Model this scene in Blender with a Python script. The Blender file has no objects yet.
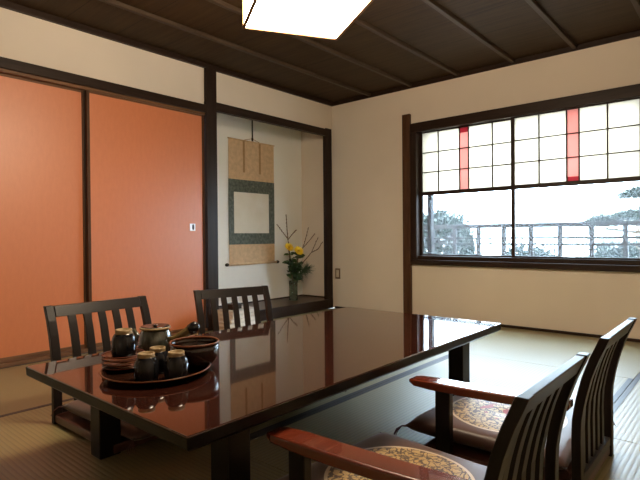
import bpy, bmesh, math, random
from mathutils import Vector, Matrix
from math import sin, cos, pi, radians as R
random.seed(7)
SC = bpy.context.scene
COL = SC.collection
# ------------------------------------------------------------------ helpers
class MB:
    def __init__(s): s.bm = bmesh.new()
    def add(s, verts, faces, smooth=False):
        vs = [s.bm.verts.new(v) for v in verts]
        for f in faces:
            try:
                fc = s.bm.faces.new([vs[i] for i in f]); fc.smooth = smooth
            except ValueError: pass
        return vs
    def box(s, x0, x1, y0, y1, z0, z1, bev=0, seg=2, mat=None):
        v = [(x, y, z) for x in (x0, x1) for y in (y0, y1) for z in (z0, z1)]
        if mat is not None: v = [mat @ Vector(p) for p in v]
        vs = s.add(v, [(0,1,3,2),(4,6,7,5),(0,4,5,1),(2,3,7,6),(0,2,6,4),(1,5,7,3)])
        if bev:
            es = list({e for w in vs for e in w.link_edges})
            bmesh.ops.bevel(s.bm, geom=es, offset=bev, segments=seg, profile=.5, affect='EDGES')
        return s
    def tube(s, pts, rad, n=8, cap=True):
        pts = [Vector(p) for p in pts]; m = len(pts)
        rr = rad if isinstance(rad, (list, tuple)) else [rad]*m
        verts = []; up = Vector((0.13, .31, .94)).normalized()
        for i, p in enumerate(pts):
            t = (pts[min(i+1, m-1)] - pts[max(i-1, 0)]).normalized()
            a = t.cross(up)
            if a.length < .05: a = t.cross(Vector((1, 0, 0)))
            a.normalize(); b = t.cross(a)
            for k in range(n):
                th = 2*pi*k/n; verts.append(p + (a*cos(th) + b*sin(th))*rr[i])
        f = [(i*n+k, i*n+(k+1) % n, (i+1)*n+(k+1) % n, (i+1)*n+k) for i in range(m-1) for k in range(n)]
        if cap: f += [tuple(range(n))[::-1], tuple(range((m-1)*n, m*n))]
        s.add(verts, f, True); return s
    def lathe(s, prof, n=40, c=(0,0,0), sc=(1,1)):
        verts = []; f = []
        m = len(prof)
        for (r, z) in prof:
            for k in range(n):
                th = 2*pi*k/n
                verts.append((c[0]+max(r, 1e-5)*cos(th)*sc[0], c[1]+max(r, 1e-5)*sin(th)*sc[1], c[2]+z))
        for i in range(m-1):
            for k in range(n): f.append((i*n+k, i*n+(k+1) % n, (i+1)*n+(k+1) % n, (i+1)*n+k))
        s.add(verts, f, True)
        bmesh.ops.remove_doubles(s.bm, verts=s.bm.verts[:], dist=2e-5)
        return s
    def loft(s, secs):
        # closed sections with the same number of points, caps at both ends
        n = len(secs[0]); verts = [p for q in secs for p in q]
        f = [(i*n+k, i*n+(k+1) % n, (i+1)*n+(k+1) % n, (i+1)*n+k) for i in range(len(secs)-1) for k in range(n)]
        f += [tuple(range(n))[::-1], tuple(range((len(secs)-1)*n, len(secs)*n))]
        s.add(verts, f); return s
    def done(s, name, mat, parent=None, loc=None, bevmod=0, sub=0, smooth=False):
        bmesh.ops.recalc_face_normals(s.bm, faces=s.bm.faces[:])
        me = bpy.data.meshes.new(name)
        s.bm.to_mesh(me); s.bm.free()
        if smooth:
            for p in me.polygons: p.use_smooth = True
        o = bpy.data.objects.new(name, me); COL.objects.link(o)
        if mat: me.materials.append(mat)
        if parent: o.parent = parent
        if loc: o.location = loc
        if bevmod:
            b = o.modifiers.new('bevel', 'BEVEL'); b.width = bevmod; b.segments = 3; b.limit_method = 'ANGLE'; b.angle_limit = R(40)
        if sub:
            b = o.modifiers.new('sub', 'SUBSURF'); b.levels = sub; b.render_levels = sub
        return o
def B(name, mat, x0, x1, y0, y1, z0, z1, bev=0, parent=None):
    return MB().box(x0, x1, y0, y1, z0, z1, bev).done(name, mat, parent)
def thing(name, label, cat, loc=(0,0,0), rz=0, group=None):
    o = bpy.data.objects.new(name, None); COL.objects.link(o); o.empty_display_size = .05
    o.location = loc; o.rotation_euler = (0, 0, rz)
    return tag(o, label, cat, group)
def tag(o, label, cat, group=None, kind=None):
    o['label'] = label; o['category'] = cat
    if group: o['group'] = group
    if kind: o['kind'] = kind
    return o
def struct(o, label=None):
    o['kind'] = 'structure'
    if label: o['label'] = label
    return o
def sempty(name, loc=(0,0,0), label=None):
    o = bpy.data.objects.new(name, None); COL.objects.link(o); o.location = loc; o.empty_display_size = .05
    return struct(o, label)
def dup(root, loc, rz, label, group=None):
    r = root.copy(); COL.objects.link(r); r.location = loc; r.rotation_euler = (0, 0, rz); r['label'] = label
    if group: r['group'] = group
    for ch in list(root.children):
        c = ch.copy(); COL.objects.link(c); c.parent = r
        for g in list(ch.children):
            k = g.copy(); COL.objects.link(k); k.parent = c
    return r
# ------------------------------------------------------------------ materials
class NT:
    def __init__(s, name):
        s.m = bpy.data.materials.new(name); s.m.use_nodes = True
        s.t = s.m.node_tree; s.t.nodes.clear(); s.out = s.n('ShaderNodeOutputMaterial')
    def n(s, ty, **kw):
        o = s.t.nodes.new(ty)
        for k, v in kw.items(): setattr(o, k, v)
        return o
    def l(s, a, b): s.t.links.new(a, b)
    def val(s, sock, v):
        if hasattr(v, 'is_linked') or isinstance(v, bpy.types.NodeSocket): s.l(v, sock)
        else: sock.default_value = v
    def math(s, op, a, b=0, c=None):
        o = s.n('ShaderNodeMath', operation=op); s.val(o.inputs[0], a); s.val(o.inputs[1], b)
        if c is not None: s.val(o.inputs[2], c)
        return o.outputs[0]
    def obj(s):
        return s.n('ShaderNodeTexCoord').outputs['Object']
    def noise(s, scale, detail=4, vec=None, stretch=None, rough=.5, out='Fac'):
        v = vec or s.obj()
        if stretch:
            mp = s.n('ShaderNodeMapping'); mp.inputs['Scale'].default_value = stretch; s.l(v, mp.inputs['Vector']); v = mp.outputs[0]
        o = s.n('ShaderNodeTexNoise'); o.inputs['Scale'].default_value = scale; o.inputs['Detail'].default_value = detail
        o.inputs['Roughness'].default_value = rough; s.l(v, o.inputs['Vector']); return o.outputs[out]
    def ramp(s, fac, stops):
        o = s.n('ShaderNodeValToRGB'); s.l(fac, o.inputs[0]); e = o.color_ramp.elements
        while len(e) < len(stops): e.new(.5)
        for i, (p, c) in enumerate(stops): e[i].position = p; e[i].color = (*c, 1)
        return o.outputs[0]
    def mix(s, fac, a, b, mode='MIX'):
        o = s.n('ShaderNodeMix', data_type='RGBA', blend_type=mode)
        s.val(o.inputs[0], fac)
        for k, v in ((6, a), (7, b)):
            if isinstance(v, tuple): o.inputs[k].default_value = (*v, 1)
            else: s.l(v, o.inputs[k])
        return o.outputs[2]
    def bump(s, h, strength=.2, dist=.005):
        o = s.n('ShaderNodeBump'); o.inputs['Strength'].default_value = strength; o.inputs['Distance'].default_value = dist
        s.l(h, o.inputs['Height']); return o.outputs[0]
    def pbr(s, col, rough=.5, metal=0, spec=.5, normal=None, coat=0, coat_rough=.05, **kw):
        o = s.n('ShaderNodeBsdfPrincipled')
        if isinstance(col, tuple): o.inputs['Base Color'].default_value = (*col, 1)
        else: s.l(col, o.inputs['Base Color'])
        s.val(o.inputs['Roughness'], rough); o.inputs['Metallic'].default_value = metal
        o.inputs['Specular IOR Level'].default_value = spec
        o.inputs['Coat Weight'].default_value = coat; o.inputs['Coat Roughness'].default_value = coat_rough
        if normal: s.l(normal, o.inputs['Normal'])
        for k, v in kw.items(): o.inputs[k.replace('_', ' ')].default_value = v
        s.l(o.outputs[0], s.out.inputs[0]); return s.m
def wood(name, c1, c2, rough=.45, grain='z', scale=9, coat=0, spec=.22, bump=.12):
    t = NT(name); st = {'x': (.08, 1, 1), 'y': (1, .08, 1), 'z': (1, 1, .08)}[grain]
    f = t.noise(scale*4, 6, stretch=st, rough=.65)
    c = t.ramp(f, [(.3, c1), (.7, c2)])
    return t.pbr(c, rough, coat=coat, spec=spec, normal=t.bump(f, bump, .002))
def plain(name, c, rough=.5, **kw):
    t = NT(name); f = t.noise(25, 3); k = tuple(min(1, x*1.12) for x in c); k2 = tuple(x*.9 for x in c)
    return t.pbr(t.ramp(f, [(.3, k2), (.7, k)]), rough, **kw)
def plaster(name, c):
    t = NT(name); f = t.noise(1.3, 3); g = t.noise(260, 3)
    col = t.ramp(f, [(.3, tuple(x*.95 for x in c)), (.7, tuple(min(1, x*1.04) for x in c))])
    return t.pbr(col, .92, spec=.15, normal=t.bump(g, .25, .002))
M = {}
M['plaster'] = plaster('cream_plaster', (.73, .64, .54))
M['alcove'] = plaster('alcove_plaster', (.86, .86, .82))
M['dark_z'] = wood('dark_wood_upright', (.012, .006, .004), (.030, .016, .010), .45, 'z')
M['dark_x'] = wood('dark_wood_along_x', (.013, .0065, .004), (.034, .018, .011), .45, 'x')
M['dark_y'] = wood('dark_wood_along_y', (.013, .0065, .004), (.034, .018, .011), .45, 'y')
M['brown_post'] = wood('brown_post_wood', (.05, .022, .010), (.10, .045, .020), .5, 'z')
M['mid_y'] = wood('mid_wood_along_y', (.10, .05, .025), (.20, .10, .05), .4, 'y')
M['sill'] = wood('door_track_wood', (.12, .06, .03), (.22, .11, .055), .42, 'y')
M['alcove_floor'] = wood('alcove_board', (.05, .028, .016), (.10, .058, .032), .3, 'y')
def ceiling_mat():
    t = NT('dark_ceiling_boards'); f = t.noise(14, 6, stretch=(.12, 2.2, 1), rough=.7); g = t.noise(1.2, 2)
    c = t.ramp(f, [(.28, (.012, .006, .003)), (.75, (.060, .035, .016))])
    c = t.mix(t.math('MULTIPLY', g, .5), c, (.065, .034, .013))
    o = t.n('ShaderNodeSeparateXYZ'); t.l(t.obj(), o.inputs[0])
    s_ = t.math('FRACT', t.math('DIVIDE', o.outputs[1], .36)); e = t.math('LESS_THAN', s_, .012)
    c = t.mix(e, c, (.008, .005, .003))
    return t.pbr(c, .6, spec=.15, normal=t.bump(f, .2, .002))
M['ceiling'] = ceiling_mat()
M['batten'] = wood('ceiling_batten_wood', (.035, .022, .014), (.07, .046, .029), .5, 'y')
def orange_mat():
    t = NT('orange_fusuma_paper'); f = t.noise(40, 5, stretch=(1, 1, .35), rough=.7); g = t.noise(1.1, 2)
    c = t.ramp(f, [(.25, (.58, .165, .048)), (.8, (.65, .195, .062))])
    c = t.mix(t.math('MULTIPLY', g, .35), c, (.56, .17, .065))
    return t.pbr(c, .48, spec=.6, coat=.8, coat_rough=.42, normal=t.bump(f, .06, .001))
M['orange'] = orange_mat()
def tatami(name, ax):
    t = NT(name); o = t.n('ShaderNodeSeparateXYZ'); t.l(t.obj(), o.inputs[0])
    w = t.math('MULTIPLY', o.outputs[ax], 2*pi/.0185)
    s_ = t.math('MULTIPLY_ADD', t.math('SINE', w), .5, .5)
    rib = t.math('POWER', s_, .6)
    st = (1, .03, 1) if ax == 0 else (.03, 1, 1)
    f = t.noise(300, 3, stretch=st[::1]); g = t.noise(2.2, 3)
    c = t.ramp(rib, [(.0, (.11, .090, .036)), (.55, (.245, .198, .080))])
    c = t.mix(t.math('MULTIPLY', f, .35), c, (.30, .24, .10))
    c = t.mix(t.math('MULTIPLY', g, .4), c, (.21, .19, .08))
    return t.pbr(c, .50, spec=1.0, coat=.5, coat_rough=.42, normal=t.bump(rib, .5, .0018))
M['tat_y'] = tatami('woven_rush_ribs_along_y', 0)
M['tat_x'] = tatami('woven_rush_ribs_along_x', 1)
M['border'] = plain('navy_border_cloth', (.012, .015, .03), .45, spec=.6)
def lacquer(name, c1, c2, rough=.07, ax='y', coat=1.0, spec=.5):
    t = NT(name); st = {'x': (.1, 1, 1), 'y': (1, .1, 1), 'z': (1, 1, .1)}[ax]
    f = t.noise(10, 4, stretch=st); return t.pbr(t.ramp(f, [(.3, c1), (.75, c2)]), rough, coat=coat, coat_rough=.03, spec=spec)
M['table_top'] = lacquer('dark_red_brown_lacquer', (.022, .006, .004), (.036, .010, .006), .045, coat=.5)
M['table_edge'] = lacquer('black_lacquer', (.005, .0035, .003), (.009, .006, .005), .3, coat=0, spec=.2)
M['chair'] = lacquer('black_brown_lacquer', (.006, .004, .0035), (.013, .008, .0065), .34, 'z', 0, spec=.25)
M['arm'] = lacquer('red_brown_lacquer', (.10, .017, .007), (.17, .030, .012), .2, 'x', .6)
M['base'] = lacquer('dark_red_base_lacquer', (.05, .014, .008), (.09, .026, .013), .35, 'x', .3)
def cushion_mat():
    t = NT('brown_satin_with_medallion'); co = t.obj()
    o = t.n('ShaderNodeSeparateXYZ'); t.l(co, o.inputs[0])
    r = t.math('SQRT', t.math('ADD', t.math('POWER', o.outputs[0], 2), t.math('POWER', o.outputs[1], 2)))
    cov = t.n('ShaderNodeCombineXYZ'); t.l(o.outputs[0], cov.inputs[0]); t.l(o.outputs[1], cov.inputs[1])
    v = t.n('ShaderNodeTexVoronoi', feature='DISTANCE_TO_EDGE'); v.inputs['Scale'].default_value = 42
    nz = t.noise(26, 3, vec=cov.outputs[0], out='Color')
    ad = t.n('ShaderNodeVectorMath', operation='MULTIPLY_ADD'); t.l(nz, ad.inputs[0]); ad.inputs[1].default_value = (.05, .05, 0); t.l(cov.outputs[0], ad.inputs[2])
    t.l(ad.outputs[0], v.inputs['Vector'])
    swirl = t.math('LESS_THAN', v.outputs['Distance'], .085)
    n2 = t.noise(55, 2, vec=cov.outputs[0]); swirl = t.math('MAXIMUM', swirl, t.math('GREATER_THAN', n2, .60))
    gold = t.mix(swirl, (.52, .36, .15), (.06, .028, .02))
    # red sprig strokes near the middle
    n3 = t.noise(17, 1, vec=cov.outputs[0]); red = t.math('MULTIPLY', t.math('GREATER_THAN', n3, .60), t.math('LESS_THAN', r, .10))
    gold = t.mix(red, gold, (.30, .03, .02))
    plainc = t.ramp(t.noise(7, 3), [(.3, (.075, .035, .028)), (.7, (.11, .055, .045))])
    inside = t.math('LESS_THAN', r, .213)
    ring = t.math('MULTIPLY', t.math('GREATER_THAN', r, .203), inside)
    ring2 = t.math('MULTIPLY', t.math('GREATER_THAN', r, .150), t.math('LESS_THAN', r, .155))
    c = t.mix(inside, plainc, gold)
    c = t.mix(ring, c, (.62, .50, .36)); c = t.mix(ring2, c, (.45, .30, .14))
    return t.pbr(c, .42, spec=.5, Sheen_Weight=.25, normal=t.bump(t.noise(420, 2), .1, .001))
M['cushion'] = cushion_mat()
M['tassel'] = plain('dark_red_tassel_thread', (.07, .018, .014), .6)
M['saucer'] = lacquer('red_brown_saucer_lacquer', (.085, .016, .006), (.14, .028, .010), .4, 'x', 0, spec=.3)
M['tray'] = lacquer('dark_brown_tray_lacquer', (.014, .005, .003), (.03, .010, .005), .2, 'x', .25)
M['rim'] = lacquer('worn_orange_brown_rim', (.10, .032, .014), (.18, .06, .026), .35, 'x', 0, spec=.2)
M['glaze'] = lacquer('black_blue_glaze', (.006, .006, .008), (.014, .015, .018), .16, 'z', .2, spec=.3)
M['clay'] = plain('tan_bare_clay', (.27, .19, .09), .55)
def pot_mat():
    t = NT('mottled_green_brown_glaze'); f = t.noise(22, 5, stretch=(1, 1, .5))
    return t.pbr(t.ramp(f, [(.30, (.010, .008, .008)), (.55, (.05, .055, .040)), (.75, (.16, .15, .11))]), .15, coat=.8)
M['pot'] = pot_mat()
M['olive'] = plain('olive_brown_glaze', (.13, .085, .028), .25)
M['scroll_tan'] = plain('tan_scroll_silk', (.64, .45, .27), .7)
M['scroll_strip'] = plain('darker_tan_ribbon', (.40, .24, .11), .7)
def brocade():
    t = NT('green_grey_brocade'); f = t.noise(38, 4)
    return t.pbr(t.ramp(f, [(.35, (.055, .070, .055)), (.62, (.12, .14, .11)), (.75, (.19, .20, .15))]), .6)
M['brocade'] = brocade()
def paper():
    t = NT('aged_cream_paper'); f = t.noise(5, 4); g = t.noise(30, 3, stretch=(1, .4, 2))
    c = t.ramp(f, [(.3, (.72, .66, .54)), (.7, (.80, .76, .66))])
    return t.pbr(t.mix(t.math('MULTIPLY', g, .12), c, (.5, .48, .42)), .8)
M['paper'] = paper()
M['black'] = plain('black_lacquer_plain', (.012, .010, .009), .35)
M['yellow'] = plain('yellow_petals', (.85, .62, .03), .55)
M['yellow2'] = plain('deep_yellow_centre', (.60, .36, .02), .6)
M['leaf'] = plain('mid_green_leaf', (.035, .085, .022), .5)
M['leaf2'] = plain('dark_green_leaf', (.02, .05, .018), .5)
M['stem'] = plain('green_stem', (.06, .11, .03), .5)
M['twig'] = plain('brown_twig', (.12, .07, .045), .7)
M['needle'] = plain('pine_needle_green', (.03, .075, .03), .5)
M['needle2'] = plain('dark_pine_needles', (.012, .020, .015), .6)
M['plate'] = plain('bronze_switch_plate', (.20, .13, .08), .4, metal=.3)
M['rocker'] = plain('ivory_switch', (.62, .54, .42), .4)
M['pull'] = plain('pale_door_pull_metal', (.62, .60, .55), .35, metal=.4)
M['pull_dark'] = plain('dark_pull_recess', (.06, .05, .045), .5)
M['bark'] = plain('pine_bark', (.10, .075, .055), .9)
M['rail'] = wood('weathered_rail_wood', (.014, .0125, .013), (.022, .0195, .020), .7, 'x')
M['gravel'] = plain('pale_gravel', (.55, .55, .54), .9)
M['deck'] = wood('grey_deck_wood', (.25, .23, .21), (.36, .34, .31), .7, 'x')
M['bush'] = plain('teal_green_bush_leaf', (.010, .021, .015), .5)
M['bush2'] = plain('blue_green_shrub_leaf', (.022, .032, .029), .5)
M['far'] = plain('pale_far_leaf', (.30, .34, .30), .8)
M['book'] = plain('pale_grey_book_cover', (.62, .60, .57), .6)
M['page'] = plain('off_white_pages', (.72, .70, .65), .8)
M['brass'] = plain('black_iron', (.02, .02, .02), .4, metal=.6)
def clear_glass():
    # clear window glass; a mixed-in translucent veil imitates the washed-out glare outside
    t = NT('glare_veil_glass'); tr = t.n('ShaderNodeBsdfTransparent'); tr.inputs[0].default_value = (.97, .98, .98, 1)
    tl = t.n('ShaderNodeBsdfTranslucent'); tl.inputs[0].default_value = (.95, .97, 1, 1)
    gl = t.n('ShaderNodeBsdfGlossy'); gl.inputs['Roughness'].default_value = .02
    f = t.noise(3, 3); fac = t.math('MULTIPLY_ADD', f, .006, VEIL-.003)
    m1 = t.n('ShaderNodeMixShader'); t.l(fac, m1.inputs[0]); t.l(tr.outputs[0], m1.inputs[1]); t.l(tl.outputs[0], m1.inputs[2])
    m2 = t.n('ShaderNodeMixShader'); m2.inputs[0].default_value = .015; t.l(m1.outputs[0], m2.inputs[1]); t.l(gl.outputs[0], m2.inputs[2])
    t.l(m2.outputs[0], t.out.inputs[0]); return t.m
def frosted(name, c, c2=None):
    t = NT(name); f = t.noise(4, 3)
    col = t.ramp(f, [(.35, c), (.7, c2 or tuple(min(1, x*1.05) for x in c))])
    tl = t.n('ShaderNodeBsdfTranslucent'); t.l(col, tl.inputs[0])
    df = t.n('ShaderNodeBsdfPrincipled'); t.l(col, df.inputs['Base Color']); df.inputs['Roughness'].default_value = .3
    m1 = t.n('ShaderNodeMixShader'); m1.inputs[0].default_value = .15; t.l(tl.outputs[0], m1.inputs[1]); t.l(df.outputs[0], m1.inputs[2])
    t.l(m1.outputs[0], t.out.inputs[0]); return t.m
VEIL = .013
M['glass'] = clear_glass()
M['frost'] = frosted('frosted_white_glass', (.54, .48, .40), (.58, .52, .44))
M['pink'] = frosted('rose_stained_glass', (.46, .235, .20), (.49, .26, .225))
M['rose'] = frosted('deep_rose_stained_glass', (.27, .05, .06), (.30, .06, .07))
def vase_glass():
    t = NT('green_tinted_glass'); return t.pbr((.55, .68, .55), .06, Transmission_Weight=.9, IOR=1.3)
M['vglass'] = vase_glass()
def emit(name, c, k):
    t = NT(name); e = t.n('ShaderNodeEmission'); f = t.noise(6, 2)
    col = t.ramp(f, [(.3, c), (.7, tuple(min(1, x*1.03) for x in c))]); t.l(col, e.inputs[0]); e.inputs[1].default_value = k
    t.l(e.outputs[0], t.out.inputs[0]); return t.m
LAMP = 40.0
M['shade'] = emit('lit_washi_paper', (1, .79, .56), LAMP)
M['shade_wood'] = wood('pale_lamp_frame_wood', (.16, .08, .03), (.26, .14, .06), .5, 'x')
# ------------------------------------------------------------------ camera
C = Vector((3.536, 0, .8)); yaw, pit, rol = R(40.821), R(-.434), R(-.499)
F = Vector((-sin(yaw)*cos(pit), cos(yaw)*cos(pit), sin(pit))); Rt = Vector((cos(yaw), sin(yaw), 0)); U = Rt.cross(F)
cr = Rt*cos(rol) + U*sin(rol); cu = Rt*(-sin(rol)) + U*cos(rol)
cam = bpy.data.cameras.new('camera'); co = bpy.data.objects.new('camera', cam); COL.objects.link(co)
co.matrix_world = Matrix(((cr.x, cu.x, -F.x, C.x), (cr.y, cu.y, -F.y, C.y), (cr.z, cu.z, -F.z, C.z), (0, 0, 0, 1)))
cam.sensor_width = 36; cam.sensor_fit = 'HORIZONTAL'; cam.lens = 499.7/640*36; cam.clip_start = .02
SC.camera = co
# ------------------------------------------------------------------ setting
RX, RY0, WY, ZC = 4.10, -1.5, 4.314, 2.285
CB = 2.242
struct(B('floor', plain('sub_floor', (.2, .16, .1), .8), -.1, RX+.1, RY0-.1, WY+.1, -.12, -.03), 'floor under the mats')
# ceiling + battens
cl = struct(B('ceiling', M['ceiling'], -.62, RX+.1, RY0-.1, WY+.12, ZC, ZC+.06), 'dark stained board ceiling')
for x in (.52, 1.01, 1.50, 2.005, 2.485, 2.98, 3.47, 3.96):
    B('batten', M['batten'], x-.016, x+.016, RY0, WY, ZC-.028, ZC-.001, .003, cl)
# left wall: over doors, over alcove, stub before the doors
mb = MB()
mb.box(-.1, 0, RY0, 2.594, 1.92, ZC)          # above doors
mb.box(-.1, 0, 2.594, 4.20, 1.96, ZC)         # above alcove beam
mb.box(-.1, 0, RY0, .56, 0, 1.92)
struct(mb.done('wall_left', M['plaster']), 'cream plaster wall over the sliding doors')
# alcove
mb = MB()
mb.box(-.57, -.47, 2.60, WY+.10, 0, ZC)       # back
mb.box(-.47, -.1, 2.60, 2.70, 0, ZC)          # near side
struct(mb.done('wall_alcove', M['alcove']), 'pale plaster back wall of the display alcove')
af = struct(B('floor_alcove', M['alcove_floor'], -.47, -.005, 2.70, WY, 0, .103), 'dark board floor of the alcove')
struct(B('trim_alcove_sill', M['dark_y'], -.005, .025, 2.71, 4.20, 0, .105, .003), 'dark front sill of the alcove')
struct(MB().box(-.47, -.462, 2.70, WY-.008, .103, .117).box(-.462, -.1, WY-.008, WY, .103, .117).done('baseboard_alcove', M['dark_y']))
struct(B('trim_alcove_beam', M['dark_y'], -.035, .012, 2.71, 4.20, 1.90, 1.975, .003), 'dark beam across the top of the alcove')
struct(B('trim_alcove_corner_post', M['dark_z'], -.035, .012, 4.195, 4.292, 0, 1.985, .003), 'dark post between alcove and window wall')
struct(B('trim_alcove_post', M['dark_z'], -.08, .028, 2.597, 2.708, 0, ZC, .004), 'tall dark square post between orange door and alcove')
struct(MB().box(-.1, 0, 4.20, 4.31, 1.985, ZC).done('wall_corner', M['plaster']))
# window wall
mb = MB(); WT = .14
mb.box(-.57, 1.01, WY, WY+WT, 0, ZC); mb.box(1.01, 3.00, WY, WY+WT, 0, .53); mb.box(1.01, 3.00, WY, WY+WT, 1.88, ZC); mb.box(3.00, RX+.1, WY, WY+WT, 0, ZC)
struct(mb.done('wall_window', M['plaster']), 'cream plaster wall with the wide window')
struct(B('wall_right', M['plaster'], RX, RX+.1, RY0, WY, 0, ZC)); struct(B('wall_back', M['plaster'], -.1, RX+.1, RY0-.1, RY0, 0, ZC))
# cornices, lintel rail, tracks, baseboards
struct(B('trim_cornice_left', M['dark_y'], 0, .03, RY0, WY, CB, ZC, .003), 'dark cornice over the left wall')
struct(B('trim_cornice_window', M['dark_x'], .03, RX, WY-.012, WY, CB, ZC, .002), 'dark cornice over the window wall')
struct(B('trim_door_rail', M['dark_y'], -.02, .028, RY0, 2.597, 1.862, 1.928, .003), 'dark lintel rail above the orange doors')
struct(B('trim_door_track', M['mid_y'], -.06, .006, .56, 2.597, 1.842, 1.862))
struct(B('trim_door_sill', M['sill'], -.08, .012, RY0, 2.597, -.03, .022, .002), 'brown wooden sill under the orange doors')
struct(B('baseboard_window', M['dark_x'], .03, RX, WY-.014, WY, -.03, .022, .002), 'thin dark strip along the foot of the window wall')
struct(B('trim_window_post', M['brown_post'], .922, 1.006, WY-.035, WY, 0, 1.99, .003), 'brown post at the left end of the window')
struct(B('trim_window_post_right', M['brown_post'], 3.004, 3.088, WY-.035, WY, 0, 1.99, .003), 'brown post at the right end of the window')
# sliding doors
def fusuma(n, y0, y1, x, label):
    r = sempty('door_%d' % n, (x, y0, .022), label); w = y1-y0; h = 1.842-.022; fr = .022
    B('door_panel', M['orange'], -.022, 0, .01, w-.01, .01, h-.01, 0, r)
    mb = MB(); mb.box(-.026, .006, 0, fr, 0, h, .002); mb.box(-.026, .006, w-fr, w, 0, h, .002)
    mb.done('stile', M['brown_post'], r)
    MB().box(-.026, .004, fr, w-fr, 0, .028, .002).done('bottom_rail', M['mid_y'], r)
    MB().box(-.026, .004, fr, w-fr, h-.014, h, .002).done('top_rail', M['mid_y'], r)
    return r
d1 = fusuma(1, .575, 1.600, -.040, 'nearer orange sliding door on the left')
d2 = fusuma(2, 1.596, 2.594, -.006, 'orange sliding door beside the alcove, with a small pale pull')
B('shadow_gap', M['dark_z'], -.026, .012, 1.016, 1.030, 0, 1.82, .002, d1)
hd = MB().box(0, .004, .846, .900, .832, .892, .0015).done('door_handle', M['pull'], d2)
MB().lathe([(0, 0), (.010, 0), (.013, .001), (.010, .002), (0, .0022)], 20, sc=(1, 1)).done('recess', M['pull_dark'], hd)
hd.children[0].matrix_local = Matrix.Translation((.004, .877, .864)) @ Matrix.Rotation(pi/2, 4, 'Y') @ Matrix.Diagonal((1.9, .8, 1, 1))
# ------------------------------------------------------------------ tatami
def mat_(x0, x1, y0, y1, ax, label, border=True):
    t = thing('tatami_mat', label, 'mat', (x0, y0, -.03), 0, 'rush mats covering the floor')
    g = .0012; w, l = x1-x0, y1-y0
    B('rush_surface', M['tat_y'] if ax == 'y' else M['tat_x'], g, w-g, g, l-g, 0, .030, .0015, t)
    if border == 'x':
        for a, b in ((g, .026), (l-.026, l-g)):
            B('cloth_border', M['border'], g, w-g, a, b, .0290, .0312, .0005, t)
    elif border:
        for a, b in ((g, .026), (w-.026, w-g)):
            B('cloth_border', M['border'], a, b, g, l-g, .0290, .0312, .0005, t)
    return t
T1, T2, T3 = .985, 2.02, 3.045
mat_(.012, T1, RY0, 1.20, 'y', 'tatami mat beside the nearer orange door, lit golden by the lamp')
mat_(.012, T1, 1.20, 3.20, 'y', 'tatami mat in front of the alcove and the farther orange door')
mat_(T1, T3, .17, 1.20, 'x', 'long tatami mat running under the near end of the table and the nearest chair', False)
mat_(T1, T3, RY0, .17, 'x', 'tatami mat at the very bottom edge of the photo, in front of the table', False)
mat_(T1, T2, 1.20, 3.20, 'y', 'tatami mat under the middle of the table')
mat_(T2, T3, 1.20, 3.20, 'y', 'pale shiny tatami mat between the table and the two near chairs')
mat_(T3, RX, RY0, 2.22, 'y', 'ribbed tatami mat in the lower right corner behind the near chairs')
mat_(T3, RX, 2.22, WY-.014, 'y', 'tatami mat under the right end of the window')
mat_(.012, 1.50, 3.20, WY-.014, 'x', 'tatami mat against the corner of alcove and window wall', False)
mat_(1.50, T3, 3.20, WY-.014, 'x', 'tatami mat along the foot of the window wall beyond the table', False)
# ------------------------------------------------------------------ window
w = sempty('window_1', (0, WY, 0), 'wide window with stained glass squares above clear glass')
F0, F1 = -.028, .11
mb = MB(); mb.box(1.008, 3.002, F0, F1, 1.80, 1.892, .004); mb.done('window_header', M['dark_x'], w)
mb = MB(); mb.box(1.008, 3.002, F0-.012, F1, .515, .565, .005).box(1.02, 2.99, F0+.015, F1, .565, .603, .003); mb.done('window_sill', M['dark_x'], w)
mb = MB(); mb.box(1.008, 1.075, F0, F1, .565, 1.80, .003).box(2.945, 3.002, F0, F1, .565, 1.80, .003); mb.done('window_frame', M['dark_z'], w)
# outer shutter jambs seen through the glass
mb = MB(); mb.box(1.12, 1.165, .10, .15, .56, 1.80).box(2.93, 2.985, .10, .15, .56, 1.80); mb.done('outer_jamb', M['rail'], w)
def sash(x0, x1, yy, vs, reds, name):
    s = MB(); th = .012
    s.box(x0, x0+.03, yy-th, yy+th, .603, 1.80, .002); s.box(x1-.03, x1, yy-th, yy+th, .603, 1.80, .002)
    s.box(x0+.03, x1-.03, yy-th, yy+th, .603, .618, .002); s.box(x0+.03, x1-.03, yy-th, yy+th, 1.186, 1.222, .002); s.box(x0+.03, x1-.03, yy-th, yy+th, 1.790, 1.80, .002)
    sh = s.done('sash', M['dark_z'], w)
    B('clear_pane', M['glass'], x0+.03, x1-.03, yy-.002, yy+.002, .618, 1.186, 0, sh)
    k0, k1 = reds; z0, z1 = 1.222, 1.790
    B('frosted_pane', M['frost'], x0+.03, k0, yy-.002, yy+.002, z0, z1, 0, sh)
    B('frosted_pane', M['frost'], k1, x1-.03, yy-.002, yy+.002, z0, z1, 0, sh)
    tz0 = z0+.035 if name == 'b' else z0; tz1 = z1-.045 if name == 'a' else z1
    B('rose_strip', M['pink'], k0, k1, yy-.002, yy+.002, tz0, tz1, 0, sh)
    B('deep_rose_tile', M['rose'], k0, k1, yy-.002, yy+.002, *((tz1, z1) if name == 'a' else (z0, tz0)), 0, sh)
    g = MB()
    for v in vs: g.box(v-.005, v+.005, yy-.007, yy+.007, z0, z1)
    for z in (1.410, 1.600): g.box(x0+.03, x1-.03, yy-.0065, yy+.0065, z-.004, z+.004)
    g.done('muntin_grid', M['dark_x'], sh)
sash(1.075, 2.000, .045, (1.275, 1.49, 1.578, 1.800), (1.49, 1.578), 'a')
sash(1.975, 2.945, .015, (2.205, 2.417, 2.508, 2.706), (2.417, 2.508), 'b')
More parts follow.
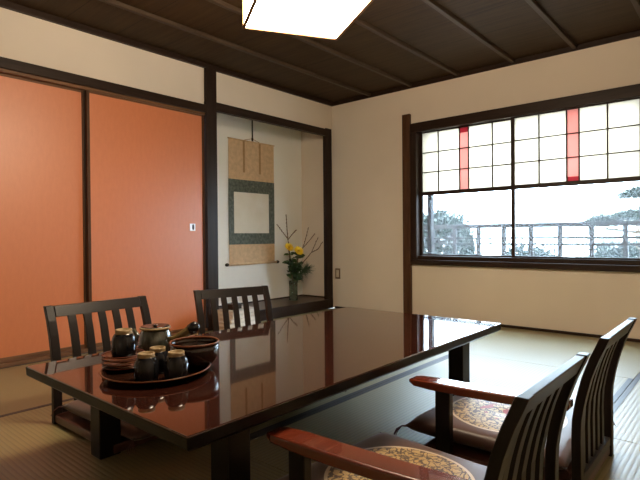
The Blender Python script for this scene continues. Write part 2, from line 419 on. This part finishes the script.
# ------------------------------------------------------------------ table
TX0, TX1, TY0, TY1 = 1.594, 2.574, .650, 2.518
tb = thing('low_table', 'long low dark lacquered table in the middle of the tatami room', 'table', ((TX0+TX1)/2, (TY0+TY1)/2, 0))
hx, hy = (TX1-TX0)/2, (TY1-TY0)/2
mb = MB()
# slab with bevelled under-edge
def ring(ix, z): return [(-hx+ix, -hy+ix, z), (hx-ix, -hy+ix, z), (hx-ix, hy-ix, z), (-hx+ix, hy-ix, z)]
mb.loft([ring(.018, .306), ring(.002, .318), ring(0, .3475)])
mb.done('table_edge', M['table_edge'], tb, bevmod=.003)
MB().box(-hx+.0005, hx-.0005, -hy+.0005, hy-.0005, .3430, .350, .0045, 4).done('tabletop', M['table_top'], tb)
ZL = .307
for sx in (-1, 1):
    for sy in (-1, 1):
        cx = sx*(hx-.125 if sx > 0 else hx-.130); cy = sy*(hy-.224)
        MB().box(cx-.038, cx+.038, cy-.040, cy+.040, 0, ZL, .004).done('leg', M['table_edge'], tb)
mb = MB()
for sx in (-1, 1): mb.box(sx*(hx-.125)-.012, sx*(hx-.125)+.012, -hy+.264, hy-.264, .268, ZL, .002)
for sy in (-1, 1): mb.box(-hx+.165, hx-.165, sy*(hy-.224)-.012, sy*(hy-.224)+.012, .268, ZL, .002)
mb.done('apron', M['table_edge'], tb)
# ------------------------------------------------------------------ chairs
PROF = [(.035, 0.0), (.12, .0), (.20, .001), (.26, -.002), (.32, -.013), (.38, -.028), (.44, -.049), (.50, -.076)]
def prof_x(z):
    for (a, xa), (b, xb) in zip(PROF, PROF[1:]):
        if z <= b: return xa+(xb-xa)*(z-a)/(b-a)
    return PROF[-1][1]
def strip(mb, y0, y1, z0, z1, th, n=12):
    secs = []
    for i in range(n+1):
        z = z0+(z1-z0)*i/n; x = prof_x(z)
        secs.append([(x, y0, z), (x-th, y0, z), (x-th, y1, z), (x, y1, z)])
    return mb.loft(secs)
def make_chair(loc, rz, label, cush=(.31, -.13), crot=0):
    t = thing('legless_chair', label, 'chair', loc, rz, 'legless armchairs round the low table')
    MB().box(-.02, .50, -.225, .225, .006, .040, .006).done('base', M['base'], t)
    for s_ in (-1, 1):
        strip(MB(), s_*.230-(.034 if s_ > 0 else 0), s_*.230+(.034 if s_ < 0 else 0), .0, .502, .026, 16).done('back_post', M['chair'], t, bevmod=.003)
    strip(MB(), -.196, .196, .452, .500, .022, 4).done('top_rail', M['chair'], t, bevmod=.003)
    strip(MB(), -.196, .196, .040, .070, .022, 3).done('bottom_rail', M['chair'], t, bevmod=.003)
    pit_ = .392/6.0
    for i in range(5):
        c = -.196+.392*(i+1)/6
        strip(MB(), c-.0165, c+.0165, .068, .454, .012, 12).done('slat', M['chair'], t, bevmod=.002)
    secs = []
    for x, z, hw, th in ((.004, .302, .030, .026), (.06, .297, .034, .028), (.20, .290, .037, .030), (.36, .285, .038, .031), (.48, .283, .038, .030), (.545, .279, .036, .024), (.572, .275, .026, .012)):
        secs.append([(x, .215-hw, z), (x, .215-hw, z-th), (x, .215+hw, z-th), (x, .215+hw, z)])
    MB().loft(secs).done('armrest', M['arm'], t, bevmod=.006)
    MB().box(.435, .490, .200, .232, .006, .256, .004).done('arm_post', M['chair'], t)
    return t
def make_cushion(loc, rz, label, tass=True):
    o = thing('floor_cushion', label, 'cushion', loc, rz, 'brown medallion cushions on the legless chairs')
    mb = MB(); n = 36; H = .285; verts = []; faces = []
    for side in (1, -1):
        base = len(verts)
        for i in range(n+1):
            for j in range(n+1):
                u = -1+2*i/n; v = -1+2*j/n
                # slight pinch of the sides between corners
                x = H*u*(1-.035*(1-v*v)); y = H*v*(1-.035*(1-u*u))
                e = max(0, 1-abs(u)**5)**.5*max(0, 1-abs(v)**5)**.5
                dimple = .010*math.exp(-(u*u+v*v)/.02)
                z = side*(.038*e**.75*(1-.12*(1-u*u)*(1-v*v))) - side*dimple
                if side < 0: z = max(z, -.030)
                verts.append((x, y, z+.036))
        for i in range(n):
            for j in range(n):
                a = base+i*(n+1)+j; faces.append((a, a+1, a+n+2, a+n+1) if side > 0 else (a, a+n+1, a+n+2, a+1))
    mb.add(verts, faces, True); bmesh.ops.remove_doubles(mb.bm, verts=mb.bm.verts[:], dist=1e-5)
    mb.done('cushion_cover', M['cushion'], o)
    for sx in (-1, 1):
        for sy in (-1, 1):
            m = MB(); c = Vector((sx*H, sy*H, .034)); dd = Vector((sx, sy, 0)).normalized()
            for k in range(5):
                a = (k-2)*.18; d2_ = Vector((dd.x*cos(a)-dd.y*sin(a), dd.x*sin(a)+dd.y*cos(a), 0))
                m.tube([c-dd*.008, c+dd*.010+Vector((0, 0, .002)), c+d2_*.03+Vector((0, 0, -.012)), c+d2_*.040+Vector((0, 0, -.032))], [.003, .0022, .0014, .001], 5)
            m.done('tassel', M['tassel'], o)
    return o
ch1 = make_chair((1.262, 1.113, 0), R(1), 'dark legless chair at the far left in front of the orange door seam')
ch2 = dup(ch1, (1.315, 1.853, 0), R(-15.8), 'dark legless chair in front of the alcove, turned slightly to the window')
ch3 = dup(ch1, (3.130, 1.155, 0), pi, 'nearest legless chair in the foreground with reddish armrest tip at the bottom edge')
ch4 = dup(ch1, (3.130, 1.832, 0), pi, 'legless chair behind the nearest one, armrest gleaming white from the window')
for c_, dx in ((ch3, .018), (ch4, -.045)):
    for k in c_.children:
        if k.name.startswith('arm'): k.location.x += dx if k.name.startswith('arm_post') else 0
        if k.name.startswith('armrest'): k.scale.x = 1+dx
ch1.scale = (1, 1.06, 1)
cu1 = make_cushion((1.565, 1.185, .041), R(2), 'brown cushion under the left end of the table, on the far left chair')
cu2 = dup(cu1, (1.655, 1.70, .041), R(-15.8), 'brown cushion on the chair before the alcove, hidden behind the table')
cu3 = dup(cu1, (2.775, 1.215, .041), R(176), 'brown cushion with gold round medallion on the nearest chair')
cu4 = dup(cu1, (2.815, 1.930, .041), R(181), 'brown cushion with pale round medallion behind the white-gleaming armrest')
# ------------------------------------------------------------------ tableware
TZ = .350
tray = thing('round_tray', 'round dark lacquer tray holding cups, saucers and bowl on the table', 'tray', (2.048, .893, TZ))
MB().lathe([(0, 0), (.13, 0), (.165, .004), (.184, .020), (.1855, .021), (.183, .0225), (.160, .0095), (.13, .007), (0, .007)], 72).done('tray_dish', M['tray'], tray)
MB().lathe([(.1825, .0205), (.1865, .0200), (.1875, .0220), (.1855, .0235), (.1825, .0225), (.1825, .0205)], 72).done('tray_rim', M['rim'], tray)
tray.scale = (.93, .93, 1)
ZT = TZ+.0075
sauc = None
SZ = .0130
for i in range(4):
    lb = ['lowest saucer of the red-brown stack on the tray', 'second saucer from the bottom of the red-brown stack on the tray', 'third saucer from the bottom, just under the top one of the stack', 'top red-brown saucer of the stack, under the tall standing cup'][i]
    if sauc is None:
        sauc = thing('saucer', lb, 'saucer', (1.925, .842, ZT), 0, 'stacked red-brown saucers')
        MB().lathe([(0, 0), (.028, 0), (.030, .0035), (.060, .0100), (.0665, .0120), (.0665, .0140), (.058, .0125), (.030, .0065), (0, .006)], 48).done('dish', M['tray'], sauc)
        MB().lathe([(.0645, .0115), (.0685, .0118), (.0690, .0140), (.0670, .0152), (.0640, .0142), (.0645, .0115)], 48).done('rim', M['saucer'], sauc)
    else: dup(sauc, (1.925+(i % 2)*.003, .842-(i % 2)*.002, ZT+SZ*i), i, lb)
cup = None
for (x, y, z, lb, s_) in ((1.927, .842, ZT+SZ*3+.0065, 'upside-down dark teacup on top of the saucer stack', 1.06), (2.103, .823, ZT, 'upside-down dark teacup at the left front of the tray', 1.0),
                      (2.160, .893, ZT, 'upside-down dark teacup at the right front of the tray before the bowl', 1.0), (2.052, .893, ZT, 'upside-down dark teacup half hidden behind the two front cups', .98)):
    if cup is None:
        cup = thing('teacup', lb, 'cup', (x, y, z), 0, 'upside-down dark teacups')
        MB().lathe([(.0325, .0), (.0350, .001), (.0368, .010), (.0378, .026), (.0375, .044), (.0345, .059), (.0290, .068), (.0265, .0705), (.0258, .071), (.0240, .066), (.029, .05), (.033, .03), (.032, .01), (.0305, 0)], 40).done('cup_body', M['glaze'], cup)
        MB().lathe([(.0, .0720), (.0190, .0725), (.0205, .0815), (.0225, .0835), (.0250, .0830), (.0262, .0790), (.0252, .0745), (.0268, .0700), (.0250, .0660), (.0, .066)], 40).done('clay_foot', M['clay'], cup)
        cup.scale = (s_,)*3
    else:
        c = dup(cup, (x, y, z), random.random()*3, lb); c.scale = (s_,)*3
bw = thing('serving_bowl', 'round dark brown lacquer bowl at the right side of the tray', 'bowl', (2.082, 1.016, ZT))
MB().lathe([(0, 0), (.038, 0), (.042, .006), (.068, .015), (.080, .036), (.0835, .062), (.0825, .082), (.0790, .081), (.0800, .068), (.073, .045), (.055, .022), (.03, .013), (0, .012)], 64).done('bowl_body', M['tray'], bw)
MB().lathe([(.0785, .0800), (.0830, .0800), (.0850, .0835), (.0825, .0865), (.0790, .0850), (.0785, .0800)], 64).done('bowl_rim', M['rim'], bw)
tp = thing('teapot', 'mottled green-brown teapot with a side handle behind the cups', 'teapot', (1.885, .985, ZT), R(14))
MB().lathe([(0, 0), (.036, 0), (.044, .008), (.054, .030), (.056, .048), (.053, .068), (.046, .084), (.041, .092), (.038, .092), (.040, .08), (.046, .06), (.045, .03), (.03, .012), (0, .012)], 48).done('pot_body', M['pot'], tp)
MB().lathe([(.0455, .0880), (.0500, .0900), (.0505, .0935), (.0475, .0955), (.0465, .0930), (.0455, .0880)], 40).done('tan_rim', M['clay'], tp)
ld = MB().lathe([(.046, .091), (.0475, .094), (.046, .0975), (.030, .0965), (.012, .094), (0, .094), (0, .088), (.036, .088), (.046, .091)], 40).done('lid', M['glaze'], tp)
MB().lathe([(0, .0940), (.006, .0945), (.009, .0975), (.007, .1000), (0, .1010)], 20).done('lid_knob', M['glaze'], ld)
hb = MB().tube([(.046, .010, .052), (.066, .022, .060), (.092, .038, .074), (.112, .050, .087), (.120, .055, .092)], [.013, .0105, .0125, .0155, .016], 14)
hn = hb.done('side_handle', M['olive'], tp)
MB().tube([(.108, .048, .0845), (.120, .055, .092), (.128, .060, .098), (.132, .0625, .103)], [.0165, .0175, .0150, .007], 14).done('handle_end', M['glaze'], hn)
MB().tube([(-.048, -.012, .052), (-.066, -.018, .066), (-.078, -.022, .084)], [.014, .009, .007], 12).done('spout', M['pot'], tp)
tp.scale = (1.08, 1.08, 1.24)
# ------------------------------------------------------------------ pale book stack seen through the chair back
for i in range(6):
    zz = .0012+i*.033
    ox = random.uniform(-.008, .008); oy = random.uniform(-.012, .012)
    lb = ['lowest', 'second lowest', 'third lowest', 'third highest', 'second highest', 'topmost'][i]+' pale grey book of the stack behind the slatted chair back by the alcove'
    b = thing('book', lb, 'book', (.27+ox, 2.72+oy, zz), R(random.uniform(-4, 4)), 'pale books stacked behind the chair')
    mb = MB(); mb.box(-.10, .10, -.15, .15, 0, .0035, .001).box(-.10, .10, -.15, .15, .0285, .032, .001).box(-.10, -.096, -.15, .15, 0, .032, .001); mb.done('cover', M['book'], b)
    MB().box(-.096, .094, -.145, .145, .0035, .0285).done('pages', M['page'], b)
bx = thing('small_box', 'small black box lying on the pale book stack', 'box', (.27, 2.66, .203), R(12))
MB().box(-.05, .05, -.06, .06, 0, .035, .003).done('box_body', M['black'], bx)
MB().box(-.052, .052, -.062, .062, .033, .046, .003).done('lid', M['black'], bx)
# ------------------------------------------------------------------ scroll
XS = -.462
sc_ = thing('hanging_scroll', 'tall hanging scroll with green-grey brocade on the alcove wall', 'scroll', (XS, 3.535, 0))
def sl(name, y0, y1, z0, z1, x, m, p=None, th=.002):
    return MB().box(x, x+th, y0-3.535, y1-3.535, z0, z1).done(name, m, p or sc_)
sl('upper_silk', 3.222, 3.855, 1.39, 1.800, 0, M['scroll_tan'])
br = sl('brocade_mount', 3.220, 3.857, .722, 1.392, .0005, M['brocade'], th=.0025)
pp = sl('paper_panel', 3.288, 3.772, .838, 1.262, .003, M['paper'], br, .001)
sl('lower_silk', 3.222, 3.855, .525, .724, 0, M['scroll_tan'])
for y in (3.425, 3.648): sl('hanging_ribbon', y-.012, y+.012, 1.47, 1.800, .003, M['scroll_strip'])
MB().tube([(.012, -.335, .520), (.012, .345, .520)], .012, 14).done('bottom_rod', M['scroll_tan'], sc_)
for y in (-.350, .355): MB().tube([(.012, y-.018, .520), (.012, y-.008, .520), (.012, y+.008, .520), (.012, y+.018, .520)], [.012, .017, .017, .012], 12).done('rod_knob', M['black'], sc_)
MB().tube([(.006, -.322, 1.802), (.006, .325, 1.802)], .006, 8).done('top_rod', M['scroll_tan'], sc_)
MB().tube([(.006, -.11, 1.806), (.006, 0, 1.835), (.006, .11, 1.806)], .003, 6).done('cord', M['scroll_strip'], sc_)
hk = thing('scroll_hanger', 'thin dark hanging rod holding up the scroll', 'hanger', (XS, 3.537, 0))
MB().tube([(.012, 0, 1.822), (.012, 0, 2.283)], .008, 8).done('rod', M['black'], hk)
MB().tube([(.012, 0, 1.845), (.012, 0, 1.822), (.012, 0, 1.812), (.018, 0, 1.81)], [.011, .011, .007, .005], 8).done('hook', M['black'], hk)
# ------------------------------------------------------------------ vase and flowers
VX, VY, VZ = -.235, 3.915, .1035
vs = thing('glass_vase', 'greenish glass cylinder vase on the alcove floor', 'vase', (VX, VY, VZ))
MB().lathe([(0, 0), (.044, 0), (.048, .004), (.047, .06), (.045, .14), (.049, .215), (.046, .215), (.042, .14), (.043, .06), (.042, .012), (0, .010)], 36).done('glass', M['vglass'], vs)
MB().lathe([(0, .012), (.040, .013), (.041, .045), (.030, .055), (0, .058)], 30).done('pale_sand', M['page'], vs)
def V3(x, y, z): return Vector((x, y, z))
def leafmesh(mb, base, dirv, L, W, up=None, curl=.15):
    dirv = dirv.normalized(); up = up or Vector((random.gauss(0, 1), random.gauss(0, 1), random.gauss(0, 1)))
    s_ = dirv.cross(up).normalized(); nn = s_.cross(dirv)
    P = [base, base+dirv*L*.35+s_*W*.5+nn*L*curl*.3, base+dirv*L*.75+s_*W*.38+nn*L*curl*.2, base+dirv*L-nn*L*curl, base+dirv*L*.75-s_*W*.38+nn*L*curl*.2, base+dirv*L*.35-s_*W*.5+nn*L*curl*.3]
    mb.add(P, [(0, 1, 2, 3), (0, 3, 4, 5)], True)
def stempts(tip, k=0, bend=.03):
    a = V3(random.uniform(-.015, .015), random.uniform(-.015, .015), .066); rim = V3(a.x*1.2, a.y*1.2, .215)
    if tip.y > .1: rim = V3(.0, .025, .215)
    if tip.y < -.1: rim = V3(.0, -.02, .215)
    mid = rim.lerp(tip, .5)+V3(0, -bend*(1 if tip.y > 0 else -1), bend)
    return [a, rim, mid, tip]
def base_loc(): return (VX, VY, VZ)
def flower(tip, R_, label):
    f = thing('chrysanthemum', label, 'flower', base_loc(), 0, 'yellow chrysanthemums in the alcove vase')
    tip = V3(*tip)-V3(VX, VY, VZ); p = stempts(tip, bend=.01)
    MB().tube(p, .0035, 6).done('stem', M['stem'], f)
    ax = V3(.75, -.15, .6).normalized(); e1 = ax.cross(V3(0, 0, 1)).normalized(); e2 = ax.cross(e1)
    mb = MB()
    for ringi, (n, tilt, l) in enumerate(((20, .15, 1), (18, .45, .9), (14, .8, .7), (10, 1.15, .5))):
        for i in range(n):
            a = 2*pi*i/n+ringi*.3; dv = (e1*cos(a)+e2*sin(a))*cos(tilt)+ax*sin(tilt)
            leafmesh(mb, tip+dv*.004, dv, R_*l*random.uniform(.9, 1.08), R_*.28, up=ax, curl=-.12)
    mb.done('petals', M['yellow'], f)
    MB().lathe([(0, -.004), (.012, -.002), (.013, .004), (0, .012)], 14, c=tuple(tip+ax*.008)).done('centre', M['yellow2'], f)
    mb = MB()
    for i in range(16):
        q = p[1].lerp(p[3], random.uniform(.05, .9)); a = random.uniform(0, 2*pi)
        leafmesh(mb, q, V3(cos(a), sin(a), random.uniform(-.1, .7)), random.uniform(.06, .10), .042)
    mb.done('leaves', M['leaf'], f)
flower((-.225, 3.842, .680), .056, 'yellow chrysanthemum higher up at the left of the vase')
flower((-.170, 3.930, .640), .060, 'yellow chrysanthemum lower down right above the vase')
def foliage(tip, label, n=26, sz=.08, m='leaf'):
    f = thing('leafy_sprig', label, 'foliage', base_loc(), 0, 'green sprigs in the alcove vase')
    tip = V3(*tip)-V3(VX, VY, VZ); p = stempts(tip); MB().tube(p, .003, 6).done('stem', M['stem'], f)
    mb = MB()
    for i in range(n):
        q = p[1].lerp(p[2], random.random()) if random.random() < .5 else p[2].lerp(p[3], random.random())
        a = random.uniform(0, 2*pi); leafmesh(mb, q, V3(cos(a), sin(a), random.uniform(-.3, .8)), sz*random.uniform(.7, 1.2), sz*.5)
    mb.done('leaves', M[m], f)
foliage((-.22, 3.83, .54), 'dark leafy sprig on the left side of the vase', 34, .085, 'leaf2')
foliage((-.16, 3.93, .52), 'leafy sprig in the middle below the lower yellow flower', 34, .08, 'leaf2')
foliage((-.25, 4.03, .60), 'pale green sprig rising right of the yellow flowers', 26, .07, 'stem')
# submerged leaves
pn = thing('pine_sprig', 'spiky pine sprig leaning right out of the vase', 'foliage', base_loc())
pt_ = [V3(0, 0, .066), V3(0, .02, .215), V3(.03, .10, .30), V3(.03, .20, .335)]
MB().tube(pt_, .004, 6).done('twig', M['twig'], pn)
mb = MB()
for i in range(300):
    k = random.random(); q = (pt_[1].lerp(pt_[2], k) if random.random() < .4 else pt_[2].lerp(pt_[3], k))
    dv = V3(random.gauss(0, .6), random.gauss(.55, .6), random.gauss(.25, .6)).normalized()
    mb.tube([q, q+dv*random.uniform(.06, .10)], [.0024, .0010], 3, False)
mb.done('needles', M['needle'], pn)
def branch(pts, subs, label):
    f = thing('bare_branch', label, 'branch', base_loc(), 0, 'budding branches in the alcove vase')
    P = [V3(0, 0, .066), V3(0, .01 if pts[-1][1] > VY else -.01, .215)]+[V3(*q)-V3(VX, VY, VZ) for q in pts]
    for nm, sg in [('main_twig', P)]+[('side_twig', [V3(*q)-V3(VX, VY, VZ) for q in s_]) for s_ in subs]:
        mb = MB().tube(sg, [.0062-.0030*i/max(1, len(sg)-1) for i in range(len(sg))] if nm == 'main_twig' else [.0042]+[.0028]*(len(sg)-1), 6)
        if nm == 'main_twig': bs = sg[2:]
        else: bs = sg
        for a, b in zip(bs, bs[1:]):
            for k in range(5):
                q = a.lerp(b, (k+.5)/5)+V3(random.uniform(-.003, .003), random.uniform(-.004, .004), 0)
                mb.lathe([(0, -.006), (.0075, 0), (0, .010)], 6, c=tuple(q))
        mb.done(nm, M['twig'], f)
branch([(-.24, 3.86, .62), (-.25, 3.845, .85), (-.25, 3.828, 1.04)], [[(-.25, 3.85, .78), (-.25, 3.76, .86), (-.25, 3.69, .93)], [(-.25, 3.85, .76), (-.23, 3.92, .84), (-.22, 3.955, .87)]], 'tallest bare branch rising at the left of the vase')
branch([(-.22, 3.98, .56), (-.20, 4.06, .72), (-.19, 4.12, .90)], [[(-.21, 4.03, .66), (-.17, 4.12, .76), (-.14, 4.17, .83)]], 'middle bare branch leaning towards the window wall')
branch([(-.20, 4.02, .50), (-.15, 4.12, .62), (-.10, 4.18, .79)], [[(-.15, 4.12, .62), (-.08, 4.16, .66), (-.03, 4.17, .74)]], 'lowest bare branch reaching furthest right from the vase')
# ------------------------------------------------------------------ switch plate
sw = thing('wall_switch', 'small brown-framed switch plate on the wall beside the alcove post', 'switch', (.068, WY, .385))
MB().box(-.035, .035, -.006, 0, -.058, .058, .002).done('plate', M['plate'], sw)
MB().box(-.018, .018, -.010, -.005, -.040, .040, .0015).done('rocker', M['rocker'], sw)
# ------------------------------------------------------------------ lamp
A = V3(1.869, 1.428, 1.70); Bv = V3(2.093, 1.802, 1.70); e1 = (Bv-A).normalized(); e2 = V3(e1.y, -e1.x, 0); SZL = .436
cen = (A+Bv)/2+e2*SZL/2; ang = math.atan2(e2.y, e2.x)
lp = thing('pendant_lamp', 'square glowing paper pendant lamp hanging above the table', 'lamp', (cen.x, cen.y, 1.70), ang)
h = SZL/2-.006; HL = .26
MB().box(-h, h, -h, h, .006, HL-.006, .001).done('paper_shade', M['shade'], lp)
mb = MB(); q = SZL/2; s_ = .011
for a in (-1, 1):
    for b in (-1, 1): mb.box(a*q-(s_ if a > 0 else 0), a*q+(s_ if a < 0 else 0), b*q-(s_ if b > 0 else 0), b*q+(s_ if b < 0 else 0), 0, HL)
for z in (0, HL-.010):
    for a in (-1, 1):
        mb.box(-q+s_, q-s_, min(a*q, a*(q-s_)), max(a*q, a*(q-s_)), z, z+.010); mb.box(min(a*q, a*(q-s_)), max(a*q, a*(q-s_)), -q+s_, q-s_, z, z+.010)
mb.done('wooden_frame', M['shade_wood'], lp)
MB().tube([(0, 0, HL-.003), (0, 0, ZC-1.70-.02)], .004, 8).done('cord', M['black'], lp)
MB().lathe([(0, ZC-1.70-.001), (.05, ZC-1.70-.001), (.05, ZC-1.70-.02), (.01, ZC-1.70-.035), (0, ZC-1.70-.035)], 28).done('ceiling_rose', M['dark_z'], lp)
# ------------------------------------------------------------------ outside
struct(B('ground', M['gravel'], -14, 16, WY+1.6, 30, -.6, -.4), 'pale garden ground')
struct(B('floor_outside', M['deck'], -2, 6, WY+.14, WY+1.45, -.15, -.06), 'grey boards outside the window')
rl = thing('wooden_railing', 'weathered dark wooden railing outside the window', 'railing', (0, 5.4, 0))
for z0, z1, k in ((.872, .920, .030), (.752, .775, .014), (.688, .710, .014)): B('rail', M['rail'], -1.6, 5.2, -k, k, z0, z1, .003, rl)
x = 1.505-.285*10
while x < 5.1:
    if abs(x-1.5) < 3.2: B('railing_post', M['rail'], x-.021, x+.021, -.020, .020, -.06, .872, .003, rl)
    x += .285
def bush(loc, rx, ry, rz, n, L, m, label, name='bush', cat='bush', group=None):
    t = thing(name, label, cat, loc, 0, group); mb = MB()
    for i in range(n):
        th = random.uniform(0, 2*pi); ph = math.acos(random.uniform(-.3, 1)); r = random.uniform(.72, 1.05)*(1+.12*sin(5*th)*sin(3*ph))
        p = V3(rx*sin(ph)*cos(th)*r, ry*sin(ph)*sin(th)*r, rz*cos(ph)*r)
        leafmesh(mb, p, p.normalized()+V3(random.gauss(0, .7), random.gauss(0, .7), random.gauss(0, .7)), L*random.uniform(.7, 1.3), L*.55)
    mb.done('foliage', M[m], t)
    MB().tube([(0, 0, -.38-loc[2]), (0.02, .01, 0), (0, 0, rz*.6)], [.05, .04, .015], 7).done('trunk', M['bark'], t)
    return t
bush((-.22, 7.2, .52),   .55, .45, .60, 4200, .085, 'bush', 'round dark green bush outside behind the left of the railing')
bush((.95, 7.9, .20), .50, .35, .40, 2000, .07, 'bush2', 'low blue-green shrub outside, right of the round dark bush')
bush((2.35, 6.9, .22), .42, .4, .45, 2600, .06, 'bush2', 'blue-green shrub outside below the pine at the right')
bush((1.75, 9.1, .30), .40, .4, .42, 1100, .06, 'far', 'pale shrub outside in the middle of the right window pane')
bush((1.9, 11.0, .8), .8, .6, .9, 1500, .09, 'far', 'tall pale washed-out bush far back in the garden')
# pine
pine = thing('pine_tree', 'cloud-pruned pine tree at the right of the garden', 'tree', (3.02, 7.4, -.4))
MB().tube([(0, 0, 0), (.05, 0, .6), (-.12, .0, 1.1), (-.05, .02, 1.7), (-.3, 0, 2.2)], [.10, .085, .07, .05, .02], 10).done('trunk', M['bark'], pine)
for (bx_, by_, bz_, r) in ((-.62, 0, 1.36, .30), (-.25, .1, 1.47, .30), (-.95, -.05, 1.30, .20), (.15, 0, 1.45, .36), (-.55, .2, 1.66, .24), (-.1, 0, 1.95, .40), (.5, 0, 1.85, .4)):
    MB().tube([(-.08, 0, bz_-.22), (bx_*.5, by_*.5, bz_-.10), (bx_, by_, bz_-.03)], [.03, .022, .010], 6).done('branch', M['bark'], pine)
    mb = MB()
    for i in range(900):
        th = random.uniform(0, 2*pi); rr = r*math.sqrt(random.random()); q = V3(bx_+rr*cos(th), by_+rr*sin(th), bz_+random.uniform(0, .10)*(1-(rr/r)**2)+.01)
        dv = V3(random.gauss(0, .6), random.gauss(0, .6), random.uniform(0, 1)).normalized(); leafmesh(mb, q, dv, .08, .020)
    mb.done('needle_pad', M['needle2'], pine)
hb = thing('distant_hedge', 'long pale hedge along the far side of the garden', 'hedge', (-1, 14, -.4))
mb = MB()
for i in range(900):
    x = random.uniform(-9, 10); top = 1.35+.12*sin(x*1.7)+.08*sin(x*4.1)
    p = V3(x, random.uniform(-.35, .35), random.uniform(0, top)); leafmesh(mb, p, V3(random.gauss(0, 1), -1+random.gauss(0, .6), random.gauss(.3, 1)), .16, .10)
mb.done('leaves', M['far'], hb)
# ------------------------------------------------------------------ light
W = bpy.data.worlds.new('world'); SC.world = W; W.use_nodes = True
bg = W.node_tree.nodes['Background']; bg.inputs[0].default_value = (.64, .83, 1.0, 1); bg.inputs[1].default_value = 17.0
sn = bpy.data.lights.new('sun', 'SUN'); sn.energy = 2; sn.angle = R(3); sn.color = (1, .96, .9)
so = bpy.data.objects.new('sun', sn); COL.objects.link(so); so.rotation_euler = (R(38), 0, R(12))
SC.view_settings.view_transform = 'Standard'; SC.view_settings.look = 'None'; SC.view_settings.exposure = .50; SC.view_settings.gamma = 1
SC.view_settings.use_curve_mapping = False
SC.cycles.use_denoising = True
SC.cycles.max_bounces = 10; SC.cycles.diffuse_bounces = 6; SC.cycles.transparent_max_bounces = 12
SC.cycles.sample_clamp_indirect = 10
SC.cycles.caustics_reflective = False; SC.cycles.caustics_refractive = False
